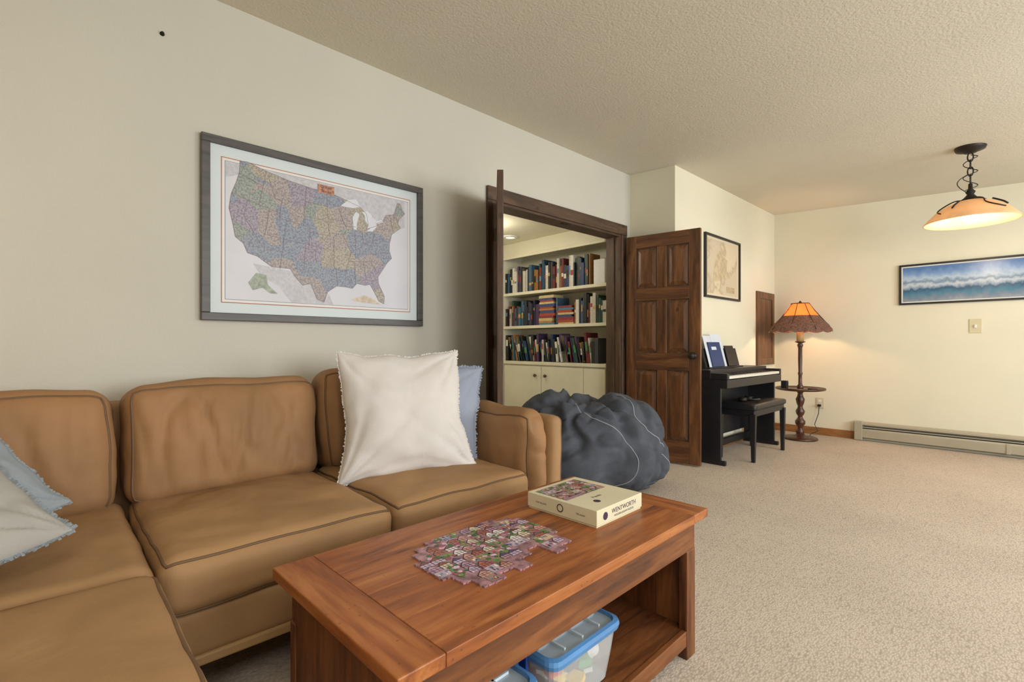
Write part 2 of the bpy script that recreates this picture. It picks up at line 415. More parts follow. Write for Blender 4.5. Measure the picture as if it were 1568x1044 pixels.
def door(name,hinge,ang,w=0.70,h=2.01,knob=True,mz=None,mx=None):
    mz=mz or M_doorZ; mx=mx or M_doorX
    e=group(name,(hinge[0],hinge[1],0.012),ang)
    t=0.018
    st=0.095; mid=0.085
    zr=[(0,.19),(.80,.95),(1.42,1.53),(h-.115,h)]
    box('stile_hinge',0,st,-t,t,0,h,mz,e,.003); box('stile_lock',w-st,w,-t,t,0,h,mz,e,.003)
    for q,(a,b_) in enumerate(zr): box('rail_%d'%q,st,w-st,-t,t,a,b_,mx,e,.003)
    mull=[];pan=[];pan2=[]
    for k in range(3):
        z0=zr[k][1]; z1=zr[k+1][0]
        mull.append((w/2-mid/2,w/2+mid/2,-t,t,z0,z1))
        for (a,b_) in ((st,w/2-mid/2),(w/2+mid/2,w-st)):
            pan.append((a,b_,-.004,.004,z0,z1))
            for s in (-1,1):
                pan2.append((a,b_,z0,z1,s*.004,s*.015,.014,.045))
    boxes('mullions',mull,mz,e,.003)
    boxes('panels',pan,M_casZ,e)
    vs=[];fs=[]
    for (a,b_,z0,z1,y0,y1,g1,g2) in pan2:
        b0=len(vs)
        for g,y in ((g1,y0),(g2,y1)):
            vs+= [(a+g,y,z0+g),(b_-g,y,z0+g),(b_-g,y,z1-g),(a+g,y,z1-g)]
        for i in range(4):
            j=(i+1)%4; fs.append((b0+i,b0+j,b0+4+j,b0+4+i))
        fs.append((b0+4,b0+5,b0+6,b0+7))
    newobj('raised_fields',vs,fs,mz,e)
    if knob:
        for s in (-1,1):
            lathe('knob',[(0.0,0.0),(.03,0.0),(.03,.006),(.012,.01),(.011,.035),(.022,.042),(.029,.055),(.025,.07),(.012,.076),(0,.077)],M_iron,e,(w-.06,s*t,.93),24,True,(math.radians(90 if s<0 else -90),0,0))
    boxes('hinges',[(-.006,.004,-t-.004,t,z,z+.09) for z in (.2,1.0,1.75)],M_iron,e)
    return e
hx,hy=LX+.045,DY0-.012
door('door_1',(hx,hy),math.atan2(-0.655,0.755),w=0.665,h=2.015,knob=False,mz=M_casZ)
door('door_2',(LX+.045,DY1+.05),math.atan2(0.115,0.69),w=0.665)

# ---------------------------------------------------------------- bookshelf
bs=group('bookshelf')
SX0,SX1,SY=-4.3,-2.76,3.88
boxes('carcass',[(SX0,SX0+.05,SY,CY1,0,2.2),(SX1-.03,SX1,SY,CY1,0,2.2),(SX0+.05,SX1-.03,CY1-.02,CY1,.85,2.05)],M_cream,bs,.002)
boxes('shelves',[(SX0+.05,SX1-.03,SY,CY1-.02,1.60,1.632),(SX0+.05,SX1-.03,SY,CY1-.02,1.218,1.25),(SX0+.05,SX1-.03,SY-.01,CY1-.02,.815,.85)],M_cream,bs,.003)
boxes('header',[(SX0+.05,SX1-.03,SY-.005,SY+.03,2.03,2.2),(SX0+.05,SX1-.03,SY-.02,SY,2.02,2.05)],M_cream,bs,.003)
boxes('cabinet_body',[(SX0+.05,SX1-.03,SY+.02,CY1-.02,.08,.815),(SX0+.05,SX1-.03,SY+.05,CY1-.02,0,.08)],M_cream,bs)
xs=[-4.24,-3.645,-3.07,-2.80]
boxes('cabinet_doors',[(xs[i]+.003,xs[i+1]-.003,SY,SY+.02,.09,.80) for i in range(3)],M_cream,bs,.004)
for kx in (-3.72,-3.57):
    lathe('knob',[(0,0),(.008,0),(.007,.015),(.018,.02),(.016,.03),(0,.033)],M_casZ,bs,(kx,SY,.70),16,True,(math.radians(90),0,0))
pal=[C(30,52,92),C(28,30,34),C(100,32,34),C(190,184,170),C(38,66,54),C(140,98,50),C(58,90,116),C(70,46,82),C(208,204,192),C(36,40,60),C(26,28,40),C(60,60,64),C(24,66,86),C(40,30,28),C(96,84,66)]
items=[]
hot=[C(160,66,52),C(70,124,146),C(180,120,60),C(130,48,60),C(196,180,124),C(48,70,116)]
def row(z,xa,xb,hmin,hmax,lean_prob=0.0,mode=0):
    x=xa
    while x<xb-.03:
        if mode==2 and ((-3.72<x<-3.50) or (-3.46<x<-3.22)):
            zz=z; L=.225; top=z+random.uniform(.15,.31)
            while zz<top:
                t=random.uniform(.018,.032)
                items.append((Matrix.Translation((x+random.uniform(0,.02),SY+.03,zz)),(0,L-random.uniform(0,.04),0,.16,0,t-.001),random.choice(hot)))
                zz+=t
            x+=L+.015; continue
        t=random.uniform(.014,.042); h=random.uniform(hmin,hmax); dp=random.uniform(.14,.2)
        col=random.choice(pal)
        if random.random()<lean_prob:
            a=random.uniform(-.30,-.06)
            Mx=Matrix.Translation((x+h*math.sin(-a),SY+.03,z))@Matrix.Rotation(a,4,'Y')
            items.append((Mx,(0,t,0,dp,0.004,h),col))
            items.append((Mx,(0.003,t-.003,-.0008,0,h*.4,h*.7),random.choice([C(210,206,190),C(70,130,84),C(150,48,60),C(20,20,24)])))
            x+=t/math.cos(a)+.004
            continue
        Mx=Matrix.Translation((x,SY+random.uniform(.02,.05),z))
        items.append((Mx,(0,t,0,dp,0,h),col))
        if random.random()<.75:
            q=random.uniform(.2,.6)
            items.append((Mx,(0.003,t-.003,-.0008,0,h*q,h*(q+random.uniform(.08,.3))),random.choice([C(214,210,194),C(180,152,80),C(150,48,44),C(20,20,24),C(90,126,156)])))
        x+=t+.001
row(1.632,-4.24,-2.98,.22,.33)
row(1.25,-4.24,-2.82,.20,.31,mode=2)
row(.85,-4.24,-2.9,.20,.31,lean_prob=.75)
items.append((Matrix.Translation((-2.96,SY+.03,1.632)),(0,.13,0,.18,0,.24),C(225,225,225)))
colored('books',items,colattr_mat('book_covers'))
dl=group('recessed_downlight',(-3.86,3.62,2.2))
lathe('trim_ring',[(.05,-.002),(.052,-.012),(.085,-.010),(.09,0)],M_white,dl)
M_bulb=mat('lit_lens',C(255,250,235),0.4,emis=(1,.85,.6,1),estr=2.0)
lathe('lens',[(0,-.004),(.05,-.004)],M_bulb,dl)

# ---------------------------------------------------------------- framed map
def quad_on_left(name,y0,y1,z0,z1,x,m,parent):
    return newobj(name,[(x,y0,z0),(x,y1,z0),(x,y1,z1),(x,y0,z1)],[(0,1,2,3)],m,parent)
def frame_parts(parent,y0,y1,z0,z1,x,w,dp,m):
    boxes('frame',[(x,x+dp,y0,y1,z0,z0+w),(x,x+dp,y0,y1,z1-w,z1),(x,x+dp,y0,y0+w,z0+w,z1-w),(x,x+dp,y1-w,y1,z0+w,z1-w)],m,parent,.003)
M_fr=wood('map_frame_grey',C(60,56,54),C(77,73,70),C(92,87,84),axis='Y',rough=0.5,knots=False)
mp_=group('framed_map')
X0=LX
frame_parts(mp_,.502,1.682,1.148,2.003,X0,.036,.03,M_fr)
box('mat_board',X0,X0+.012,.53,1.655,1.175,1.98,mat('mat_blue',C(210,220,222),.6,var=.01),mp_)
quad_on_left('mat_line',.584,1.600,1.232,1.916,X0+.0125,mat('mat_line_orange',C(176,110,80),.6),mp_)
quad_on_left('paper_margin',.588,1.596,1.236,1.912,X0+.013,mat('map_paper',C(222,221,218),.5,var=.01),mp_)
quad_on_left('inner_line',.600,1.584,1.248,1.900,X0+.0134,mat('map_line_grey',C(110,106,116),.5),mp_)
quad_on_left('sea',.602,1.582,1.250,1.898,X0+.0138,mat('map_sea',C(208,208,215),.5,var=.02,vscale=5),mp_)
def albers(lon,lat):
    p1,p2,p0,l0=[math.radians(a) for a in (29.5,45.5,38,-96)]
    n_=(math.sin(p1)+math.sin(p2))/2; Cc=math.cos(p1)**2+2*n_*math.sin(p1)
    lo,la=math.radians(lon),math.radians(lat)
    rho=math.sqrt(Cc-2*n_*math.sin(la))/n_; r0=math.sqrt(Cc-2*n_*math.sin(p0))/n_
    th=n_*(lo-l0)
    return rho*math.sin(th), r0-rho*math.cos(th)
MS=1.31; MCY,MCZ=1.098,1.570
def mpt(lon,lat,x):
    a,b_=albers(lon,lat); return (x,MCY+a*MS,MCZ+b_*MS*1.12)
US=[(-124.7,48.4),(-122.8,49),(-118,49),(-110,49),(-102,49),(-95.2,49),(-93,48.6),(-89.6,48.0),(-84.8,46.9),(-83.5,46.0),(-82.5,45.3),(-82.4,43),(-83.1,42.1),(-79,42.8),(-79,43.4),(-76.5,43.8),(-75,45),(-71.5,45),(-70.2,46.3),(-69.2,47.4),(-68,47.2),(-67.8,45.7),(-67,44.8),(-70,43.7),(-70.8,42.8),(-70,41.8),(-72,41.2),(-74,40.6),(-75.5,38.6),(-76,37),(-75.6,35.3),(-77.5,34.4),(-79.3,33),(-81.2,31.5),(-81.3,30),(-80,27),(-80.4,25.3),(-81.8,26),(-82.8,28),(-84,30),(-85.5,29.8),(-88,30.3),(-89.5,29.2),(-91.5,29.5),(-94,29.6),(-96.5,28.2),(-97.4,26),(-99.2,26.5),(-101,29.6),(-103,29),(-104.8,30.2),(-106.5,31.8),(-111,31.3),(-114.8,32.5),(-117.1,32.5),(-118.5,34),(-120.6,34.6),(-121.9,36.7),(-123.8,39.2),(-124.3,41.8),(-124,44.5),(-124,46.3)]
def poly(name,pts,x,m,ll=True):
    vs=[mpt(a,b_,x) if ll else (x,a,b_) for a,b_ in pts]
    return newobj(name,vs,[tuple(range(len(vs)))[::-1]],m,mp_)
m,nt,b=nodemat('map_land'); M_land=m; b.inputs['Roughness'].default_value=.5
tc=nt.nodes.new('ShaderNodeTexCoord'); v=nt.nodes.new('ShaderNodeTexVoronoi'); v.inputs['Scale'].default_value=8.5
nt.links.new(tc.outputs['Object'],v.inputs['Vector'])
sp=nt.nodes.new('ShaderNodeSeparateColor'); nt.links.new(v.outputs['Color'],sp.inputs[0])
cr=nt.nodes.new('ShaderNodeValToRGB'); cr.color_ramp.interpolation='CONSTANT'
cols=[C(150,156,168),C(174,164,160),C(156,164,156),C(148,156,170),C(178,170,154),C(164,156,168)]
cr.color_ramp.elements[0].color=cols[0]; cr.color_ramp.elements[1].position=.17; cr.color_ramp.elements[1].color=cols[1]
for i in range(2,6):
    k=cr.color_ramp.elements.new(i*.17); k.color=cols[i]
nt.links.new(sp.outputs[0],cr.inputs['Fac'])
n=nt.nodes.new('ShaderNodeTexNoise'); n.inputs['Scale'].default_value=120; n.inputs['Detail'].default_value=5
nt.links.new(tc.outputs['Object'],n.inputs['Vector'])
c2=nt.nodes.new('ShaderNodeValToRGB'); c2.color_ramp.elements[0].position=.38; c2.color_ramp.elements[0].color=(.38,.38,.43,1); c2.color_ramp.elements[1].position=.58; c2.color_ramp.elements[1].color=(1,1,1,1)
nt.links.new(n.outputs['Fac'],c2.inputs['Fac'])
mm=nt.nodes.new('ShaderNodeMix'); mm.data_type='RGBA'; mm.blend_type='MULTIPLY'; mm.inputs['Factor'].default_value=.7
nt.links.new(cr.outputs['Color'],mm.inputs['A']); nt.links.new(c2.outputs['Color'],mm.inputs['B']); nt.links.new(mm.outputs['Result'],b.inputs['Base Color'])
M_pale=mat('map_pale_land',C(190,189,194),.5,var=.06,vscale=60)
poly('canada',[(.604,1.82),(.70,1.87),(.85,1.86),(1.1,1.83),(1.3,1.79),(1.48,1.70),(1.56,1.74),(1.56,1.896),(.604,1.896)],X0+.0142,M_pale,False)
poly('mexico',[(.72,1.43),(1.0,1.40),(1.10,1.30),(1.12,1.252),(.90,1.252),(.84,1.33),(.76,1.37)],X0+.0142,M_pale,False)
poly('usa',US,X0+.0148,M_land)
M_lake=mat('map_lake',C(210,213,220),.5,var=.01)
for nm,pts in (('lake_1',[(-92,46.7),(-89,48.2),(-86,48.5),(-84.6,46.9),(-87.5,46.5),(-90,46.6)]),('lake_2',[(-87.8,42),(-87.9,44.5),(-86.5,45.8),(-85.2,45.3),(-86.4,43.5),(-86.8,41.8)]),('lake_3',[(-84.2,45.8),(-83.3,45),(-83.4,44),(-82.5,43.1),(-81.6,44),(-80.5,45),(-82,46)]),('lake_4',[(-83.3,41.6),(-81,41.6),(-79,42.7),(-81,42.6)]),('lake_5',[(-79.5,43.2),(-76.4,43.5),(-77,44),(-79,43.8)])):
    poly(nm,pts,X0+.0152,M_lake)
M_ak=mat('map_inset_green',C(152,162,146),.5,var=.15,vscale=60)
poly('inset_alaska',[(.70,1.335),(.735,1.385),(.78,1.38),(.79,1.33),(.835,1.29),(.80,1.29),(.765,1.315),(.72,1.30)],X0+.0152,M_ak,False)
poly('inset_islands',[(1.22,1.285),(1.30,1.315),(1.36,1.295),(1.40,1.268),(1.34,1.272),(1.28,1.275)],X0+.0152,mat('map_inset_cream',C(198,182,160),.5,var=.1,vscale=60),False)
lines=[[(-124,46.2),(-119,46),(-117,46)],[(-117,49),(-117,42)],[(-124.2,42),(-111,42)],[(-120,42),(-120,39),(-114.6,35)],[(-114,42),(-114,37)],[(-114,37),(-94.6,37)],[(-116,49),(-116,48),(-113,44.5),(-111,44.5)],[(-111,45),(-104,45)],[(-111,45),(-111,41),(-102,41)],[(-104,49),(-104,41)],[(-109,41),(-109,31.3)],[(-102,41),(-102,37)],[(-102,40),(-95.3,40)],[(-104,43),(-98,43),(-96.5,42.5),(-95.8,40)],[(-104,46),(-96.5,46)],[(-97,49),(-96.5,43.5),(-91.2,43.5),(-92.8,46)],[(-95.8,40.6),(-91.5,40.6)],[(-91.2,43.5),(-90.2,41.8),(-91.5,40.5),(-89.2,37),(-91,33),(-91.5,31),(-89.6,31),(-89.6,30.2)],[(-94.6,40),(-94.6,33.5)],[(-94,33),(-91.1,33)],[(-103,37),(-103,32),(-106.6,32)],[(-103,36.5),(-100,36.5),(-100,34.5),(-94.5,33.7),(-94,33),(-93.8,31),(-93.8,29.7)],[(-90.6,42.5),(-87,42.5)],[(-87.5,41.7),(-87.5,38)],[(-84.8,41.7),(-84.8,39)],[(-87,41.7),(-83.3,41.7)],[(-89.2,37),(-86,38),(-84.8,39),(-82.5,38.4),(-80.6,40.6),(-80.5,42)],[(-89.5,36.5),(-75.9,36.5)],[(-90,35),(-83.1,35),(-79,33.9)],[(-88.3,35),(-88.4,30.3)],[(-85.6,35),(-85,31),(-82,30.6)],[(-87.5,31),(-85,31)],[(-83.1,35),(-81,32)],[(-80.5,39.7),(-75.5,39.7)],[(-79.8,42),(-75.3,42)],[(-73.3,45),(-73.5,41)],[(-73.3,42),(-71,42)],[(-71.5,45),(-72.5,42.7)],[(-70.9,45.3),(-70.8,43)]]
lv=[];lf=[]
for L in lines+[US+[US[0]]]:
    for a,b_ in zip(L[:-1],L[1:]):
        p=Vector(mpt(*a,X0+.0156)); q=Vector(mpt(*b_,X0+.0156)); d=(q-p)
        if d.length<1e-5: continue
        s=Vector((0,-d.z,d.y)).normalized()*.0009
        k=len(lv); lv+=[p-s,q-s,q+s,p+s]; lf.append((k,k+1,k+2,k+3))
newobj('state_borders',lv,lf,mat('map_border_ink',C(128,102,116),.5),mp_)
quad_on_left('title_block',1.035,1.125,1.842,1.888,X0+.0158,mat('map_title_orange',C(180,128,104),.5,var=.2,vscale=80),mp_)
def text(name,s,size,loc,rot,m,parent):
    cu=bpy.data.curves.new(name,'FONT'); cu.body=s; cu.size=size; cu.align_x='CENTER'; cu.align_y='CENTER'
    o=bpy.data.objects.new(name,cu); scene.collection.objects.link(o); o.location=loc; o.rotation_euler=rot
    cu.materials.append(m); o.parent=parent; return o
R90=math.radians(90)
M_ink=mat('ink',C(40,30,40),.6)
text('title_text','United\nStates',.022,(X0+.0162,1.08,1.866),(R90,0,R90),M_ink,mp_)

nh=lathe('wall_hook',[(0,0),(.009,0),(.009,.004),(.004,.006),(.004,.012),(.006,.014),(0,.015)],M_iron,None,(LX,.36,2.393),16,True,(0,R90,0))

fp=group('framed_print')
frame_parts(fp,4.56,5.38,1.495,2.118,JX,.022,.025,M_black)
m,nt,b=nodemat('print_paper'); b.inputs['Roughness'].default_value=.5
tc=nt.nodes.new('ShaderNodeTexCoord'); n=nt.nodes.new('ShaderNodeTexNoise'); n.inputs['Scale'].default_value=4; n.inputs['Detail'].default_value=5
nt.links.new(tc.outputs['Object'],n.inputs['Vector'])
cr=nt.nodes.new('ShaderNodeValToRGB'); e=cr.color_ramp.elements; e[0].position=.42; e[0].color=C(206,192,166); e[1].position=.56; e[1].color=C(216,202,174)
k=e.new(.49); k.color=C(186,168,142); k=e.new(.505); k.color=C(210,194,164)
nt.links.new(n.outputs['Fac'],cr.inputs['Fac']); nt.links.new(cr.outputs['Color'],b.inputs['Base Color'])
box('mat_board',JX,JX+.008,4.575,5.365,1.51,2.10,mat('print_mat',C(222,210,182),.6,var=.01),fp)
quad_on_left('print',4.62,5.32,1.54,2.075,JX+.009,m,fp)
newobj('print_land',[(JX+.0095,y,z) for y,z in ((4.78,1.66),(4.75,1.75),(4.82,1.92),(4.92,2.0),(4.98,1.93),(5.08,1.9),(5.06,1.8),(5.12,1.72),(5.0,1.70),(4.9,1.68))],[tuple(range(10))[::-1]],mat('print_land',C(196,178,146),.6,var=.1,vscale=20),fp)
quad_on_left('print_cartouche',5.05,5.25,1.57,1.63,JX+.0096,mat('print_cartouche',C(184,164,132),.6,var=.2,vscale=60),fp)

pn=group('framed_panorama_photo')
PX0,PX1,PZ0,PZ1=-.935,.35,1.447,1.858
boxes('frame',[(PX0,PX1,FY-.028,FY,PZ0,PZ0+.018),(PX0,PX1,FY-.028,FY,PZ1-.018,PZ1),(PX0,PX0+.018,FY-.028,FY,PZ0+.018,PZ1-.018),(PX1-.018,PX1,FY-.028,FY,PZ0+.018,PZ1-.018)],M_black,pn,.002)
m,nt,b=nodemat('panorama_print'); b.inputs['Roughness'].default_value=.25; b.inputs['Specular IOR Level'].default_value=.4
tc=nt.nodes.new('ShaderNodeTexCoord'); mp=nt.nodes.new('ShaderNodeMapping'); mp.inputs['Scale'].default_value=(7,1,5)
nt.links.new(tc.outputs['Object'],mp.inputs['Vector'])
n=nt.nodes.new('ShaderNodeTexNoise'); n.inputs['Scale'].default_value=3.0; n.inputs['Detail'].default_value=8; nt.links.new(mp.outputs[0],n.inputs['Vector'])
sx=nt.nodes.new('ShaderNodeSeparateXYZ'); nt.links.new(tc.outputs['Object'],sx.inputs[0])
mr=nt.nodes.new('ShaderNodeMapRange'); mr.inputs['From Min'].default_value=PZ0; mr.inputs['From Max'].default_value=PZ1; nt.links.new(sx.outputs['Z'],mr.inputs['Value'])
ma=nt.nodes.new('ShaderNodeMath'); ma.operation='MULTIPLY_ADD'; ma.inputs[1].default_value=.24; nt.links.new(n.outputs['Fac'],ma.inputs[0])
mb=nt.nodes.new('ShaderNodeMath'); mb.operation='SUBTRACT'; mb.inputs[1].default_value=.12; nt.links.new(mr.outputs[0],mb.inputs[0]); nt.links.new(mb.outputs[0],ma.inputs[2])
cr=nt.nodes.new('ShaderNodeValToRGB'); e=cr.color_ramp.elements; e[0].position=.0; e[0].color=C(164,172,180); e[1].position=1; e[1].color=C(90,124,174)
for p,c in ((.16,C(124,138,156)),(.24,C(84,132,158)),(.36,C(62,94,126)),(.42,C(150,168,188)),(.48,C(196,206,216)),(.54,C(120,142,170)),(.62,C(180,198,218)),(.74,C(126,158,202)),(.88,C(86,122,176))):
    k=e.new(p); k.color=c
nt.links.new(ma.outputs[0],cr.inputs['Fac']); nt.links.new(cr.outputs['Color'],b.inputs['Base Color'])
newobj('photo',[(PX0+.03,FY-.012,PZ0+.03),(PX1-.03,FY-.012,PZ0+.03),(PX1-.03,FY-.012,PZ1-.03),(PX0+.03,FY-.012,PZ1-.03)],[(0,1,2,3)],m,pn)
box('white_margin',PX0+.01,PX1-.01,FY-.011,FY,PZ0+.01,PZ1-.01,M_white,pn)

M_plate=mat('ivory_plate',C(210,200,168),.4,var=.01)
sw=group('light_switch',(-.358,FY,1.215)); box('plate',-.045,.045,-.007,0,-.068,.068,M_plate,sw,.003); box('rocker',-.008,.008,-.02,-.007,-.018,.012,M_white,sw,.002)
ol=group('wall_outlet',(-1.66,FY,.365)); box('plate',-.04,.04,-.007,0,-.062,.062,M_plate,ol,.003)
boxes('sockets',[(-.018,.018,-.010,-.007,.010,.042),(-.018,.018,-.010,-.007,-.042,-.010)],M_white,ol,.002)
box('plug',-.016,.016,-.04,-.010,-.038,-.012,M_black,ol,.003)
tube('power_cord',[(-1.66,FY-.04,.34),(-1.66,FY-.06,.25),(-1.70,FY-.06,.12),(-1.66,FY-.07,.05),(-1.72,FY-.12,.02),(-1.70,FY-.25,.008),(-1.72,FY-.34,.008)],.004,M_black,None)

boxes('baseboard_jog',[(JX,JX+.015,4.02,FY-.015,0,.085)],M_base,None,.003)
boxes('baseboard_far',[(JX,-1.32,FY-.015,FY,0,.085)],M_baseX,None,.003)
boxes('baseboard_left',[(LX,LX+.015,BY,DY0-.09,0,.085)],M_base,None,.003)
ht=group('baseboard_heater')
M_heat=mat('heater_enamel',C(172,164,144),.4,var=.02); M_dk=mat('heater_slot',C(34,32,30),.7)
def extrude_x(name,prof,xa,xb,m,parent):
    n_=len(prof); vs=[(xa,y,z) for y,z in prof]+[(xb,y,z) for y,z in prof]
    fs=[(i,(i+1)%n_,n_+(i+1)%n_,n_+i) for i in range(n_)]+[tuple(range(n_)),tuple(range(2*n_-1,n_-1,-1))]
    return newobj(name,vs,fs,m,parent)
Y=FY
extrude_x('back_and_top',[(Y,.02),(Y,.20),(Y-.045,.20),(Y-.06,.185),(Y-.06,.168),(Y-.045,.180),(Y-.008,.180),(Y-.008,.02)],-1.31,RX,M_heat,ht)
extrude_x('front_cover',[(Y-.065,.035),(Y-.068,.115),(Y-.06,.13),(Y-.057,.13),(Y-.062,.115),(Y-.060,.035)],-1.25,RX,M_heat,ht)
box('fin_core',-1.25,RX,Y-.055,Y-.008,.04,.145,M_dk,ht)
box('end_cap',-1.317,-1.245,Y-.072,Y,.005,.205,M_heat,ht,.004)
boxes('joiners',[(x,x+.03,Y-.073,Y-.05,.03,.125) for x in (-.15,1.2)],M_heat,ht,.003)
tube('heater_pipe',[(-1.25,Y-.062,.145),(RX,Y-.062,.145)],.004,M_heat,ht)

# ---------------------------------------------------------------- sectional sofa
so=group('sectional_sofa')
softbox('base_long',(-2.0,.95,.245),(.44,.86,.075),.03,M_leather,so,nz=.004,n=20)
softbox('base_short',(-1.49,-.34,.245),(.94,.53,.075),.03,M_leather,so,nz=.004,n=20)
boxes('rail',[(-1.60,-1.555,.2,1.80,.155,.185),(-1.5,-.56,.155,.19,.155,.185)],M_rail,so,.006)
softbox('back_frame',(-2.485,.43,.49),(.10,1.38,.32),.06,M_leather2,so,nz=.003,n=20)
softbox('side_back_frame',(-1.50,-.87,.49),(.90,.10,.32),.06,M_leather2,so,nz=.003,n=20)
P3=[(2,1),(2,-1)]
cS=(2,.0045,3,4.5)
softbox('seat_cushion_1',(-1.925,.548,.385),(.385,.342,.082),.05,M_leather,so,(.015,0,.026),.008,1,40,piping=P3,pm=M_pipe,cr=cS)
softbox('seat_cushion_2',(-1.925,1.238,.385),(.385,.342,.082),.05,M_leather,so,(.015,0,.026),.008,5,40,piping=P3,pm=M_pipe,cr=cS)
softbox('seat_cushion_corner',(-1.925,-.275,.385),(.385,.475,.082),.05,M_leather,so,(0,0,.018),.007,9,34,piping=[(2,-1)],pm=M_pipe,cr=cS)
softbox('seat_cushion_end',(-1.04,-.275,.385),(.497,.48,.082),.05,M_leather,so,(0,0,.018),.007,12,34,piping=P3,pm=M_pipe,cr=cS)
tl=math.radians(-9)
PB=[(0,1)]
cB=(0,.017,6.5,1.9)
softbox('back_cushion_1',(-2.31,.545,.655),(.105,.352,.225),.075,M_leather2,so,(.045,0,.020),.012,21,54,rot=(0,tl,0),piping=PB,pm=M_pipe,cr=cB)
softbox('back_cushion_2',(-2.31,1.26,.675),(.105,.345,.240),.075,M_leather2,so,(.04,0,.015),.010,25,40,rot=(0,tl,0),piping=PB,pm=M_pipe,cr=cB)
softbox('back_cushion_corner',(-2.31,-.28,.645),(.105,.455,.225),.075,M_leather2,so,(.045,0,.01),.012,29,54,rot=(0,tl,0),piping=PB,pm=M_pipe,cr=cB)
softbox('back_cushion_side',(-1.30,-.70,.645),(.68,.10,.225),.06,M_leather2,so,(0,.03,.01),.006,33,piping=[(1,1)],pm=M_pipe)
softbox('arm_pad',(-1.975,1.66,.52),(.405,.075,.20),.072,M_leather2,so,(.035,.015,.022),.013,41,40,piping=[(1,-1)],pm=M_pipe,cr=(0,.010,3,6))
softbox('arm_panel',(-2.05,1.768,.43),(.50,.043,.262),.040,M_leather,so,(0,0,.0),.006,45,piping=[(1,1)],pm=M_pipe)
boxes('legs',[(-1.64,-1.58,1.70,1.76,0,.17),(-2.55,-2.48,1.70,1.76,0,.17),(-2.55,-2.48,-.9,-.84,0,.17),(-.68,-.61,-.9,-.84,0,.17),(-.68,-.61,.08,.14,0,.17),(-1.66,-1.60,.22,.28,0,.17)],M_darkleg,so,.004)

pillow('throw_pillow',.575,.19,(-1.965,1.185,.725),M_pw,math.radians(72),math.radians(19),0.02,M_pw,3,.009,droop=1,nz=.015)
pillow('throw_pillow',.53,.13,(-2.035,1.345,.685),M_pb,math.radians(62),math.radians(13),-0.10,M_pfb,8,.014)
pillow('throw_pillow',.44,.15,(-1.73,-.245,.61),M_pg,math.radians(78),math.radians(58),math.radians(34),M_pb2,14,.012)
pillow('throw_pillow',.46,.12,(-1.90,-.262,.655),M_pb2,math.radians(82),math.radians(50),math.radians(32),M_pb2,18,.008)

# ---------------------------------------------------------------- bean bag
LA=Vector((.687,.7266,0)); DA=Vector((-.7266,.687,0))
bb=group('beanbag_chair',(-2.235,2.845,0))
def bag(th,ph):
    c=math.cos(ph); s=math.sin(ph)
    rr=(abs(c)**.66)
    u=rr*math.cos(th); w=rr*math.sin(th)
    z=.27+(.44*abs(s)**.92 if s>0 else -.27*abs(s)**.5)
    if s>0:
        z-=.045*max(0,-u)*s+ .08*s*max(0,u-.4)
        z-=.05*math.exp(-((u+.05)/.22)**2)*s
        u=u*(1-.07*s)+.04*s; w=w*(1-.10*s)
    P=LA*(u*.575)+DA*(w*.48)
    q=Vector((P.x*1.7+3.3,P.y*1.7+1.1,z*1.7+.7))
    f=noise.noise(q)*.08+noise.noise(q*2+Vector((4,4,4)))*.03
    q2=q*1.25+Vector((5,2,1)); q2+=noise.noise_vector(q)*.5; q2.z*=.75
    v1=noise.noise(q2); v2=noise.noise(q2*1.9+Vector((3,7,2))); v3=noise.noise(q2*4+Vector((1,4,9)))
    fold=.060*sharpvalley(v1,4.2)+.038*sharpvalley(v2,4.2)+.012*sharpvalley(v3,3.6)
    d=(LA*math.cos(th)*c+DA*math.sin(th)*c+Vector((0,0,max(0,s)))).normalized()
    p=Vector((P.x,P.y,z))+d*(f*min(1,z/.1)-fold*min(1,max(.3,z/.08))+.025)
    p.z=max(0.004,p.z)
    return p
vs=[];fs=[];NA,NB=220,130
for i in range(NB+1):
    ph=-math.pi/2+math.pi*i/NB
    for j in range(NA): vs.append(bag(2*math.pi*j/NA,ph))
for i in range(NB):
    for j in range(NA):
        k=(j+1)%NA; fs.append((i*NA+j,i*NA+k,(i+1)*NA+k,(i+1)*NA+j))
newobj('bag',vs,fs,M_bag,bb,smooth=True)
for q,(t0,pa,pb_) in enumerate(((-1.55,-.6,1.3),(-.45,-.7,1.3),(2.2,-.8,1.3))):
    tube('seam_%d'%q,[bag(t0+.45*math.sin(i*.06+q*1.3),pa+(pb_-pa)*i/80)*1.001 for i in range(81)],.0028,M_bagseam,bb)

# ---------------------------------------------------------------- coffee table
ct=group('coffee_table',(-1.012,1.004,0),math.radians(1.5))
hw,hl,TZ=.285,.597,.486
bw=.10
boxes_x=[(-hw,-hw+.145),(-hw+.1455,0-.0005),(.0005,hw-.1455),(hw-.145,hw)]
for i,(a,b_) in enumerate(boxes_x):
    box('top_plank_%d'%i,a,b_,-hl+bw+.0005,hl-bw-.0005,TZ-.028,TZ,M_tabY,ct,.0016)
box('top_end_1',-hw,hw,-hl,-hl+bw,TZ-.028,TZ,M_tabX,ct,.003)
box('top_end_2',-hw,hw,hl-bw,hl,TZ-.028,TZ,M_tabX,ct,.003)
iw,il=hw-.03,hl-.035
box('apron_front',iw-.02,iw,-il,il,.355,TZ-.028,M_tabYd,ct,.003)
box('apron_back',-iw,-iw+.02,-il,il,.355,TZ-.028,M_tabYd,ct,.003)
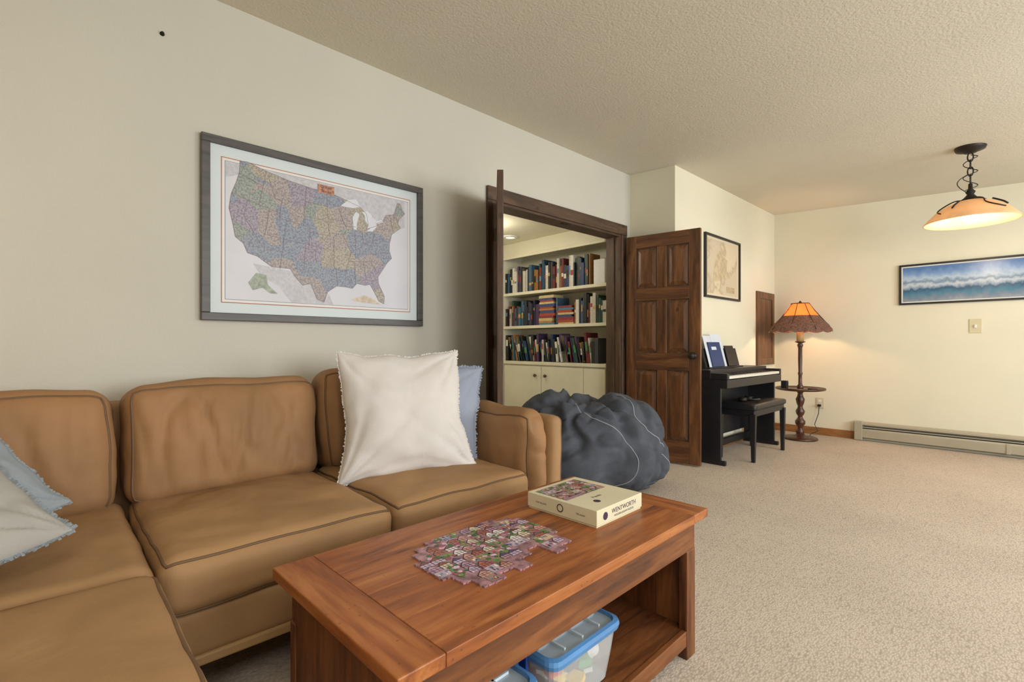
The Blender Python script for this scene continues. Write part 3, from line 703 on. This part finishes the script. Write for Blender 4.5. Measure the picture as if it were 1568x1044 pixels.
for s,nm in ((-1,'near'),(1,'far')):
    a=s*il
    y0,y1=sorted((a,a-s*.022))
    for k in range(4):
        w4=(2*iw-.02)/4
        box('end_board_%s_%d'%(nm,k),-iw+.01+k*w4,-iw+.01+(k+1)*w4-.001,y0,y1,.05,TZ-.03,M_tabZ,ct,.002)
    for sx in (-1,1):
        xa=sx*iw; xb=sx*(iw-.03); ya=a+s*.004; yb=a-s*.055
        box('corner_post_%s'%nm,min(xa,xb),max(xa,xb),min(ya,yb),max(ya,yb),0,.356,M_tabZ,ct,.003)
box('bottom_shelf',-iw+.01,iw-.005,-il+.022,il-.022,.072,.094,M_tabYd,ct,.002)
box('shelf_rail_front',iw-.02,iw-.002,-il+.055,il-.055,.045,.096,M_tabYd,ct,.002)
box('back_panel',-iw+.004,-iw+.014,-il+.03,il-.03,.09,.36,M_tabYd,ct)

M_clear,nt,b=nodemat('clear_plastic'); b.inputs['Base Color'].default_value=(.9,.95,.97,1); b.inputs['Roughness'].default_value=.1; b.inputs['Alpha'].default_value=.35
tcn=nt.nodes.new('ShaderNodeTexCoord'); nn=nt.nodes.new('ShaderNodeTexNoise'); nn.inputs['Scale'].default_value=12; nt.links.new(tcn.outputs['Object'],nn.inputs['Vector'])
bpn=nt.nodes.new('ShaderNodeBump'); bpn.inputs['Strength'].default_value=.05; nt.links.new(nn.outputs['Fac'],bpn.inputs['Height']); nt.links.new(bpn.outputs[0],b.inputs['Normal'])
M_blue=mat('blue_plastic',C(84,136,190),.35); M_blue2=mat('blue_latch',C(28,66,150),.35)
M_lid=mat('lid_plastic',C(176,190,200),.2); M_rib=mat('lid_rib',C(205,216,222),.2)
CM=colattr_mat('toy_colors')
def bin_(name,cx,cy,z,hx,hy,h,rz=0):
    e=group(name,(cx,cy,z),rz)
    ins=.82
    def ring(s,zz):
        r=.03; out=[]
        for sx,sy,a0 in ((1,1,0),(-1,1,90),(-1,-1,180),(1,-1,270)):
            for k in range(5):
                a=math.radians(a0+k*22.5)
                out.append((sx*(hx*s-r)+r*math.cos(a),sy*(hy*s-r)+r*math.sin(a),zz))
        return out
    N=20
    def loft(nm,rings,mt,caps=False):
        vs=[];fs=[]
        for r_ in rings: vs+=r_
        for i in range(len(rings)-1):
            for j in range(N):
                k=(j+1)%N; fs.append((i*N+j,i*N+k,(i+1)*N+k,(i+1)*N+j))
        if caps:
            fs.append(tuple(range(N))[::-1])
        return newobj(nm,vs,fs,mt,e)
    loft('tub',[ring(ins,.002),ring(.9,h*.5),ring(.95,h-.02)],M_clear,True)
    loft('lid_rim',[ring(1.0,h-.022),ring(1.02,h-.010),ring(1.0,h),ring(.93,h+.003),ring(.91,h-.006)],M_blue)
    newobj('lid_panel',ring(.91,h-.006),[tuple(range(N))],M_lid,e)
    boxes('lid_ribs',[(-hx*.8,hx*.8,y-.003,y+.003,h-.006,h+.001) for y in (-hy*.5,0,hy*.5)]+[(x-.003,x+.003,-hy*.8,hy*.8,h-.006,h+.001) for x in (-hx*.4,hx*.4)],M_rib,e)
    boxes('latches',[(-.05,.05,-hy*1.06,-hy*.99,h-.07,h+.004),(-.05,.05,hy*.99,hy*1.06,h-.07,h+.004)],M_blue2,e,.003)
    it=[]
    for k in range(110):
        c=random.choice([C(210,210,215),C(50,100,170),C(180,50,40),C(220,180,60),C(60,140,80),C(230,230,230),C(30,40,60)])
        s=random.uniform(.015,.035)
        Mx=Matrix.Translation((random.uniform(-hx*.68,hx*.68),random.uniform(-hy*.7,hy*.7),random.uniform(.03,h*.76)))@Matrix.Rotation(random.uniform(0,3),4,'Z')@Matrix.Rotation(random.uniform(-.5,.5),4,'X')
        it.append((Mx,(-s,s,-s*.6,s*.6,-s*.3,s*.3),c))
    colored('contents',it,CM,e)
    return e
bin_('storage_bin',-.93,1.035,.0955,.135,.15,.16,math.radians(1.5))
bin_('storage_bin',-.93,.68,.0955,.135,.17,.14,math.radians(1.5))

M_art=colattr_mat('printed_village',.4,.5)
def village(name,parent,x0,x1,y0,y1,z,nx,ny,seed,inside=lambda u,v:True,lw=.0009):
    rnd=random.Random(seed); vs=[];fs=[];cols=[]
    def clampp(p): return (min(x1,max(x0,p[0])),min(y1,max(y0,p[1])))
    def add(pts,c,zo=0):
        b0=len(vs); pts=[clampp(p) for p in pts]
        vs.extend([(p[0],p[1],z+zo) for p in pts]); fs.append(tuple(range(b0,b0+len(pts)))); cols.append(c)
    def lin(a,b_,w,c,zo):
        a=Vector(a);b_=Vector(b_);d=b_-a; q=Vector((-d.y,d.x)).normalized()*w
        add([a-q,b_-q,b_+q,a+q],c,zo)
    sx=(x1-x0)/nx; sy=(y1-y0)/ny
    walls=[C(196,176,200),C(214,200,176),C(196,150,136),C(176,140,160),C(226,218,218),C(170,100,84)]
    roofs=[C(104,60,60),C(140,76,56),C(84,70,110),C(120,84,96),C(160,104,84)]
    dark=C(46,34,48)
    k=0
    for i in range(nx):
        for j in range(ny):
            k+=1
            u=(i+.5)/nx; v=(j+.5)/ny
            if not inside(u,v): continue
            cx=x0+(i+.5)*sx+rnd.uniform(-.12,.12)*sx; cy=y0+(j+.5)*sy+rnd.uniform(-.12,.12)*sy
            w=sy*rnd.uniform(.42,.56); h=sx*rnd.uniform(.44,.56)
            zo=.000006*k
            t=rnd.random()
            if t<.52:
                wc=rnd.choice(walls); rc=rnd.choice(roofs)
                add([(cx+h,cy-w),(cx+h,cy+w),(cx-h*.1,cy+w),(cx-h*.1,cy-w)],wc,zo)
                add([(cx-h*.1,cy-w*1.1),(cx-h*.1,cy+w*1.1),(cx-h,cy+w*.1),(cx-h,cy-w*.1)],rc if t<.25 else wc,zo+.00001)
                for q in range(4):
                    yy=cy-w+2*w*q/3; lin((cx+h,yy),(cx-h*.1,yy),lw,dark,zo+.00002)
                lin((cx+h*.45,cy-w),(cx+h*.45,cy+w),lw,dark,zo+.00003)
                lin((cx-h*.1,cy-w),(cx-h,cy),lw*1.3,dark,zo+.00003); lin((cx-h*.1,cy+w),(cx-h,cy),lw*1.3,dark,zo+.00003)
                lin((cx-h*.1,cy-w),(cx-h*.1,cy+w),lw,dark,zo+.00003)
            elif t<.80:
                for q in range(12):
                    px=cx+rnd.uniform(-h,h); py=cy+rnd.uniform(-w,w); r=rnd.uniform(.12,.26)*sy
                    c=rnd.choice([C(64,104,56),C(96,134,70),C(130,140,76),C(160,80,96),C(66,88,62),C(210,176,200)])
                    add([(px+r*math.cos(a),py+r*math.sin(a)) for a in [q2*math.pi/3 for q2 in range(6)]],c,zo+.000003*q)
            else:
                add([(cx+h,cy-w),(cx+h,cy+w),(cx-h,cy+w),(cx-h,cy-w)],rnd.choice([C(196,176,150),C(150,120,110),C(176,160,176)]),zo)
                for q in range(9):
                    py=cy+rnd.uniform(-w,w)*.9; px=cx+rnd.uniform(-h*.6,h*.6); a=rnd.uniform(.2,.34)*h
                    add([(px-a,py-a*.35),(px-a,py+a*.35),(px+a,py+a*.5),(px+a,py-a*.5)],rnd.choice([C(60,60,120),C(176,56,60),C(230,214,190),C(50,50,60),C(90,120,150)]),zo+.00001+.000003*q)
    return colfaces(name,vs,fs,cols,M_art,parent)

M_box=mat('box_cream',C(212,205,174),.45,var=.02)
pb=group('puzzle_box',(-1.03,1.31,TZ),math.radians(2))
box('base_tray',-.137,.137,-.127,.127,0,.03,M_box,pb,.001)
box('lid',-.14,.14,-.13,.13,.006,.053,M_box,pb,.0015)
M_pic=mat('lid_art_ground',C(150,120,124),.4,var=.3,vscale=70)
newobj('lid_picture',[(-.12,-.115,.0534),(.015,-.115,.0534),(.015,.10,.0534),(-.12,.10,.0534)],[(0,1,2,3)],M_pic,pb)
village('lid_artwork',pb,-.118,.013,-.113,.098,.0536,5,7,5,lw=.0006)
M_txt=mat('dark_print',C(60,40,70),.6)
text('lid_title','Puzzle',.018,(.055,-.01,.0537),(0,0,R90),M_txt,pb)
text('side_text','WENTWORTH',.021,(.1406,.02,.033),(R90,0,R90),M_txt,pb)
text('side_text_small','WOODEN JIGSAW PUZZLES',.009,(.1406,.02,.017),(R90,0,R90),M_txt,pb)
lathe('side_ring',[(.011,0),(.013,.0008),(.010,.0008)],M_txt,pb,(0,-.1302,.03),20,False,(R90,0,0))
text('side_text_left','THE VILLAGE',.008,(-.08,-.1306,.028),(R90,0,0),M_txt,pb)
text('side_text_left2','250 pieces',.008,(.08,-.1306,.028),(R90,0,0),M_txt,pb)
lathe('side_logo',[(0,0),(.012,0),(.012,.0008),(0,.0008)],M_txt,pb,(.1402,-.085,.028),20,False,(0,R90,0))
lathe('lid_seal',[(0,0),(.012,0),(.012,.0006),(0,.0006)],M_txt,pb,(.085,-.05,.0532),20,False)

# jigsaw : assembled sections with printed picture
jg=group('jigsaw_puzzle',(-1.0,.87,TZ),math.radians(2))
NX,NY=13,18; cw,ch=.0232,.0232
edgeR=[4,2,0,0,0,1,1,0,0,2,2,3,3,0,0,1,1,4]; edgeL=[4,2,1,1,0,0,0,0,0,0,0,1,0,0,0,1,1,2]
def present(i,j):
    return not (i<edgeL[j] or i>=NX-edgeR[j])
def piece(i,j):
    x0,y0=i*cw,j*ch; pts=[]
    cs=[(0,0),(1,0),(1,1),(0,1)]
    for k in range(4):
        a=Vector(cs[k]); b_=Vector(cs[(k+1)%4]); d=b_-a; nrm=Vector((d.y,-d.x))
        sgn=1 if (k in (0,2))==((i+j)%2==0) else -1
        for t,o in ((0,0),(.42,0),(.38,.07),(.45,.12),(.55,.12),(.62,.07),(.58,0)):
            p=a+d*t+nrm*o*sgn
            pts.append((x0+p.x*cw,y0+p.y*ch))
    return pts
vs=[];fs=[]; ox,oy=-NX*cw/2,-NY*ch/2
for i in range(NX):
    for j in range(NY):
        if not present(i,j): continue
        pp=piece(i,j); b0=len(vs); N=len(pp)
        vs+=[(ox+a,oy+b_,0.0) for a,b_ in pp]; vs+=[(ox+a,oy+b_,.0035) for a,b_ in pp]
        for k in range(N): fs.append((b0+k,b0+(k+1)%N,b0+N+(k+1)%N,b0+N+k))
        fs.append(tuple(b0+N+k for k in range(N)))
newobj('assembled_pieces',vs,fs,mat('jigsaw_ground',C(150,112,120),.4,var=.3,vscale=45),jg)
village('printed_picture',jg,ox+.001,ox+NX*cw-.001,oy+.001,oy+NY*ch-.001,.0037,9,12,3,
   lambda u,v:all(present(min(NX-1,max(0,int(u*NX+a))),min(NY-1,max(0,int(v*NY+b_)))) for a in (-.75,.75) for b_ in (-.75,.75)),lw=.0009)

# ---------------------------------------------------------------- digital piano
dp=group('digital_piano')
PY0,PY1=4.18,5.48
boxes('side_panels',[(-2.125,-1.82,PY0,PY0+.025,0,.70),(-2.125,-1.82,PY1-.025,PY1,0,.70)],M_black,dp,.004)
boxes('feet',[(-2.125,-1.78,PY0-.002,PY0+.03,0,.04),(-2.125,-1.78,PY1-.03,PY1+.002,0,.04)],M_black,dp,.006)
box('modesty_panel',-2.10,-2.08,PY0+.025,PY1-.025,.16,.66,M_black,dp)
boxes('body',[(-2.128,-1.76,PY0-.004,PY1+.004,.66,.735),(-2.128,-1.905,PY0-.004,PY1+.004,.735,.815),(-1.905,-1.76,PY0-.004,PY0+.04,.735,.79),(-1.905,-1.76,PY1-.04,PY1+.004,.735,.79)],M_black,dp,.006)
ky0,ky1=PY0+.045,PY1-.045; nk=52; kw=(ky1-ky0)/nk
M_key=mat('white_keys',C(220,218,208),.3,var=.01)
boxes('white_keys',[(-1.905,-1.765,ky0+i*kw+.0006,ky0+(i+1)*kw-.0006,.742,.765) for i in range(nk)],M_key,dp)
boxes('black_keys',[(-1.903,-1.818,ky0+(i+1)*kw-.006,ky0+(i+1)*kw+.006,.765,.776) for i in range(nk-1) if i%7 not in (1,4)],M_black,dp,.001)
boxes('control_panel',[(-1.93,-1.91,4.5,4.7,.816,.818)],M_iron,dp)
box('music_rest',-.006,.006,4.36,5.10,0,.19,M_black,dp,.003,loc=(-2.03,0,.815),rot=(0,math.radians(-14),0))
box('rest_ledge',-2.03,-1.99,4.36,5.10,.814,.828,M_black,dp,.002)
boxes('pedal_bar',[(-2.08,-2.04,4.205,5.455,.06,.12)],M_black,dp,.003)
sm=group('sheet_music',(-2.012,4.42,.829))
sm.rotation_euler=(0,math.radians(-14),0)
M_paper=mat('sheet_paper',C(208,216,228),.6,var=.02)
box('page_left',0,.002,-.03,.19,0,.30,M_paper,sm); box('page_right',.0022,.004,.12,.34,0,.315,M_paper,sm)
M_bk=mat('blue_book_cover',C(32,58,108),.4)
box('blue_songbook',.0045,.014,.02,.27,0,.235,M_bk,sm,.001)
box('book_label',.0143,.015,.07,.17,.16,.19,M_paper,sm)
box('dark_book',.0045,.016,.36,.55,0,.2,M_black,sm,.001)

bn=group('piano_bench')
BX0,BX1,BY0,BY1=-1.99,-1.64,4.47,5.27
box('apron',BX0+.02,BX1-.02,BY0+.02,BY1-.02,.40,.455,M_black,bn,.003)
softbox('seat_pad',((BX0+BX1)/2,(BY0+BY1)/2,.48),((BX1-BX0)/2,(BY1-BY0)/2,.027),.02,M_black,bn,(0,0,.008),0,n=14)
vs=[];fs=[]
for cx in (BX0+.03,BX1-.03):
    for cy in (BY0+.03,BY1-.03):
        b0=len(vs)
        for z,s in ((0,.014),(.42,.022)):
            vs+=[(cx-s,cy-s,z),(cx+s,cy-s,z),(cx+s,cy+s,z),(cx-s,cy+s,z)]
        for i in range(4): fs.append((b0+i,b0+(i+1)%4,b0+4+(i+1)%4,b0+4+i))
        fs.append((b0+3,b0+2,b0+1,b0)); fs.append((b0+4,b0+5,b0+6,b0+7))
newobj('legs',vs,fs,M_black,bn)
hp=group('headphones',(-1.82,4.72,.517))
for yy in (-.07,.07):
    lathe('ear_cup',[(0,0),(.036,0),(.04,.012),(.036,.03),(.015,.036),(0,.036)],M_iron,hp,(0,yy,0),20)
tube('headband',[(0.0+.12*math.sin(a),-.07*math.cos(a),.02) for a in [math.pi*i/16 for i in range(17)]],.008,M_black,hp)

ap=group('wall_access_panel')
boxes('frame',[(JX,JX+.02,5.86,5.93,.80,1.65),(JX,JX+.02,6.33,6.40,.80,1.65),(JX,JX+.02,5.93,6.33,1.57,1.65),(JX,JX+.02,5.93,6.33,.80,.88)],M_doorZ,ap,.003)
box('panel',JX,JX+.012,5.93,6.33,.88,1.57,M_doorZ,ap)

# ---------------------------------------------------------------- floor lamp with tray
fl=group('floor_lamp',(-1.735,6.0,0))
M_turn=wood('turned_walnut',C(44,22,12),C(72,38,22),C(94,55,32),axis='Z',rough=.35,knots=False,coat=.2)
lathe('base',[(0,.0),(.165,0),(.17,.012),(.16,.024),(.10,.034),(.05,.045),(.035,.07),(0,.07)],M_turn,fl)
lathe('turned_column',[(.03,.05),(.045,.08),(.03,.105),(.024,.13),(.048,.17),(.05,.2),(.03,.225),(.022,.25),(.04,.28),(.045,.31),(.028,.34),(.024,.36),(.038,.40),(.045,.44),(.03,.47),(.024,.50),(.04,.53),(.04,.54)],M_turn,fl,segs=28)
lathe('tray',[(0,.535),(.20,.535),(.235,.542),(.245,.552),(.24,.566),(.228,.556),(0,.554)],M_turn,fl)
lathe('upper_column',[(.03,.554),(.035,.58),(.02,.60),(.018,.70),(.024,.72),(.018,.74),(.021,.88),(.02,1.0),(.026,1.02),(.03,1.035),(.018,1.05),(.05,1.065),(.05,1.072),(0,1.072)],M_turn,fl,segs=24)
M_candle=mat('socket_cream',C(206,168,112),.5)
lathe('socket_sleeve',[(0,1.07),(.036,1.07),(.036,1.16),(.022,1.19),(.018,1.195),(0,1.195)],M_candle,fl,segs=20)
lathe('bulb',[(0,1.19),(.014,1.20),(.03,1.24),(.032,1.26),(.02,1.29),(0,1.295)],mat('bulb_glow',C(255,240,210),.4,emis=(1,.75,.45,1),estr=8),fl,segs=16)
def shade_mat(name,col,emis,estr,tr=.5,pattern=False):
    m,nt,b=nodemat(name); b.inputs['Base Color'].default_value=col; b.inputs['Roughness'].default_value=.8
    b.inputs['Emission Color'].default_value=emis; b.inputs['Emission Strength'].default_value=estr
    t=nt.nodes.new('ShaderNodeBsdfTranslucent'); t.inputs['Color'].default_value=col
    mx=nt.nodes.new('ShaderNodeMixShader'); mx.inputs[0].default_value=tr
    out=nt.nodes['Material Output']
    nt.links.new(b.outputs[0],mx.inputs[1]); nt.links.new(t.outputs[0],mx.inputs[2]); nt.links.new(mx.outputs[0],out.inputs['Surface'])
    tc=nt.nodes.new('ShaderNodeTexCoord')
    if pattern:
        v=nt.nodes.new('ShaderNodeTexVoronoi'); v.inputs['Scale'].default_value=55; nt.links.new(tc.outputs['Object'],v.inputs['Vector'])
        cr=nt.nodes.new('ShaderNodeValToRGB'); cr.color_ramp.elements[0].position=.2; cr.color_ramp.elements[0].color=tuple(c*.6 for c in col[:3])+(1,); cr.color_ramp.elements[1].position=.6; cr.color_ramp.elements[1].color=tuple(min(1,c*1.4) for c in col[:3])+(1,)
        nt.links.new(v.outputs['Distance'],cr.inputs['Fac'])
    else:
        v=nt.nodes.new('ShaderNodeTexNoise'); v.inputs['Scale'].default_value=7; nt.links.new(tc.outputs['Object'],v.inputs['Vector'])
        cr=nt.nodes.new('ShaderNodeValToRGB'); cr.color_ramp.elements[0].position=.3; cr.color_ramp.elements[0].color=tuple(c*.8 for c in col[:3])+(1,); cr.color_ramp.elements[1].position=.7; cr.color_ramp.elements[1].color=tuple(min(1,c*1.1) for c in col[:3])+(1,)
        nt.links.new(v.outputs['Fac'],cr.inputs['Fac'])
    nt.links.new(cr.outputs['Color'],b.inputs['Base Color']); nt.links.new(cr.outputs['Color'],t.inputs['Color'])
    return m
M_sh=shade_mat('shade_orange',C(216,104,50),(1,.24,.06,1),.30,.35)
M_sl=shade_mat('shade_lattice',C(96,68,58),(1,.4,.2,1),.015,.06,True)
lathe('shade_upper',[(.085,1.485),(.105,1.46),(.135,1.41),(.175,1.345)],M_sh,fl,segs=48)
def scal(i,a,r,z):
    if i>=3: return (r+.004*math.cos(a*12),z-.016*abs(math.sin(a*6)))
    return (r,z)
lathe('shade_lower',[(.175,1.352),(.218,1.305),(.27,1.25),(.300,1.205),(.304,1.185)],M_sl,fl,segs=96,fn=scal)
for k in range(8):
    a=2*math.pi*k/8
    tube('shade_rib',[(r*math.cos(a),r*math.sin(a),z) for r,z in ((.087,1.487),(.137,1.412),(.220,1.307),(.304,1.2))],.004,M_turn,fl,segs=6)
tube('shade_top_ring',[(.087*math.cos(t),.087*math.sin(t),1.487) for t in [2*math.pi*i/32 for i in range(32)]],.005,M_turn,fl,True)
tube('harp',[(0.0+.07*math.sin(t),0,1.20+.30*(1-math.cos(t))/2) for t in [math.pi*i/12 for i in range(13)]],.003,M_iron,fl)
lathe('finial',[(0,1.485),(.012,1.488),(.016,1.50),(.006,1.515),(0,1.52)],M_iron,fl,segs=16)
tube('shade_spider',[(-.087,0,1.487),(.087,0,1.487)],.003,M_iron,fl)
ck=group('desk_clock',(-1.86,5.90,.556)); box('case',-.03,.03,-.03,.03,0,.085,M_black,ck,.006); box('face',.0301,.032,-.022,.022,.02,.075,M_iron,ck)
cu=group('coaster',(-1.60,5.95,.556)); lathe('disc',[(0,0),(.045,0),(.047,.006),(.044,.012),(0,.012)],M_black,cu,(0,0,.001),24)

# ---------------------------------------------------------------- pendant lamp
PXp,PYp=-.309,5.06
pc=cz(PXp)
pl=group('pendant_lamp',(PXp,PYp,0))
lathe('canopy',[(0,pc-.045),(.035,pc-.043),(.045,pc-.035),(.085,pc-.022),(.092,pc-.004),(.092,pc+.004),(0,pc+.004)],M_iron,pl)
ztop=2.14
def link(z,rot,h=.034,w=.016):
    pts=[]
    for i in range(20):
        t=2*math.pi*i/20
        u=w*math.cos(t); vv=h*math.sin(t)
        pts.append((u if not rot else 0,0 if not rot else u,z+vv))
    tube('chain_link',pts,.0045,M_iron,pl,True,6)
z=pc-.075
k=0
while z>ztop+.13:
    link(z,k%2); z-=.054; k+=1
tube('cord',[(.0+.04*math.sin(i*.55),.03*math.cos(i*.5),pc-.05-(pc-.05-ztop-.06)*i/30) for i in range(31)],.003,M_black,pl)
tube('cord_loop',[(-.687*(.02+.08*math.sin(math.pi*i/14)),-.7266*(.02+.08*math.sin(math.pi*i/14)),ztop+.18-.14*i/14) for i in range(15)],.003,M_iron,pl)
lathe('stem',[(0,ztop+.12),(.012,ztop+.11),(.014,ztop+.07),(.03,ztop+.05),(.02,ztop+.03),(.04,ztop+.005),(.06,ztop-.01),(0,ztop-.01)],M_iron,pl,segs=20)
M_glass=shade_mat('amber_glass',C(224,186,138),(1,.66,.34,1),.20,.22)
K=.79
lathe('glass_shade',[(r*K,zz) for r,zz in [(.03,2.125),(.10,2.118),(.18,2.092),(.25,2.055),(.31,2.005),(.345,1.972),(.35,1.962),(.342,1.962),(.30,2.0),(.245,2.045),(.175,2.082),(.10,2.107),(.03,2.115)]],M_glass,pl,segs=64)
for s in range(4):
    a0=s*1.6
    tube('iron_vine',[(K*(r+.008)*math.cos(a0+.9*t+.25*math.sin(t*6)),K*(r+.008)*math.sin(a0+.9*t+.25*math.sin(t*6)),zz+.008) for t,r,zz in [(q/14,.06+(.24*q/14),2.125-.115*(q/14)**1.7) for q in range(15)]],.0045,M_iron,pl,segs=6)
    tube('iron_leaf',[(K*(r+.006)*math.cos(a0+1.1),K*(r+.006)*math.sin(a0+1.1),zz+.008) for r,zz in ((.16,2.10),(.2,2.082),(.24,2.062),(.27,2.04))],.006,M_iron,pl,segs=6)
lathe('bulb',[(0,2.10),(.02,2.09),(.022,2.05),(.045,2.02),(.05,1.995),(.035,1.968),(0,1.958)],mat('bulb_glow_pendant',C(255,245,220),.4,emis=(1,.85,.6,1),estr=6),pl,segs=20)

# ---------------------------------------------------------------- lights
def area(name,loc,rot,sx,sy,e,col=(1,1,1)):
    l=bpy.data.lights.new(name,'AREA'); l.shape='RECTANGLE'; l.size=sx; l.size_y=sy; l.energy=e; l.color=col
    o=bpy.data.objects.new(name,l); scene.collection.objects.link(o); o.location=loc; o.rotation_euler=rot; return o
def point(name,loc,e,col,r=.04):
    l=bpy.data.lights.new(name,'POINT'); l.energy=e; l.color=col; l.shadow_soft_size=r
    o=bpy.data.objects.new(name,l); scene.collection.objects.link(o); o.location=loc; return o
area('window_light_1',(RX-.01,1.5,1.45),(0,R90,0),1.3,1.75,88,(.95,.98,1))
area('window_light_2',(RX-.01,4.3,1.45),(0,R90,0),1.3,1.75,92,(.95,.98,1))
area('ceiling_fill_light',(1.0,-.4,2.40),(0,0,0),1.2,1.2,36,(1,.96,.89))  # added fill light out of view, evens out the room; no real fixture
point('lamp_bulb_light',(-1.735,6.0,1.32),9,(1,.70,.40))
point('pendant_bulb_light',(PXp,PYp,1.94),18,(1,.83,.60),.05)
point('closet_light',(-3.6,3.0,2.05),12,(1,.92,.78),.08)
point('side_lamp_light',(-2.2,-.75,1.35),4,(1,.72,.42),.1)
w=bpy.data.worlds.new('world'); scene.world=w; w.use_nodes=True
w.node_tree.nodes['Background'].inputs[0].default_value=(.85,.92,1,1); w.node_tree.nodes['Background'].inputs[1].default_value=1.0

cam=bpy.data.cameras.new('camera'); co=bpy.data.objects.new('camera',cam); scene.collection.objects.link(co)
co.location=(0,0,1.034); co.rotation_euler=(math.radians(90),0,math.radians(46.6))
cam.sensor_width=36; cam.lens=36*750/1568.0; cam.shift_y=.0038; cam.clip_start=.02
scene.camera=co
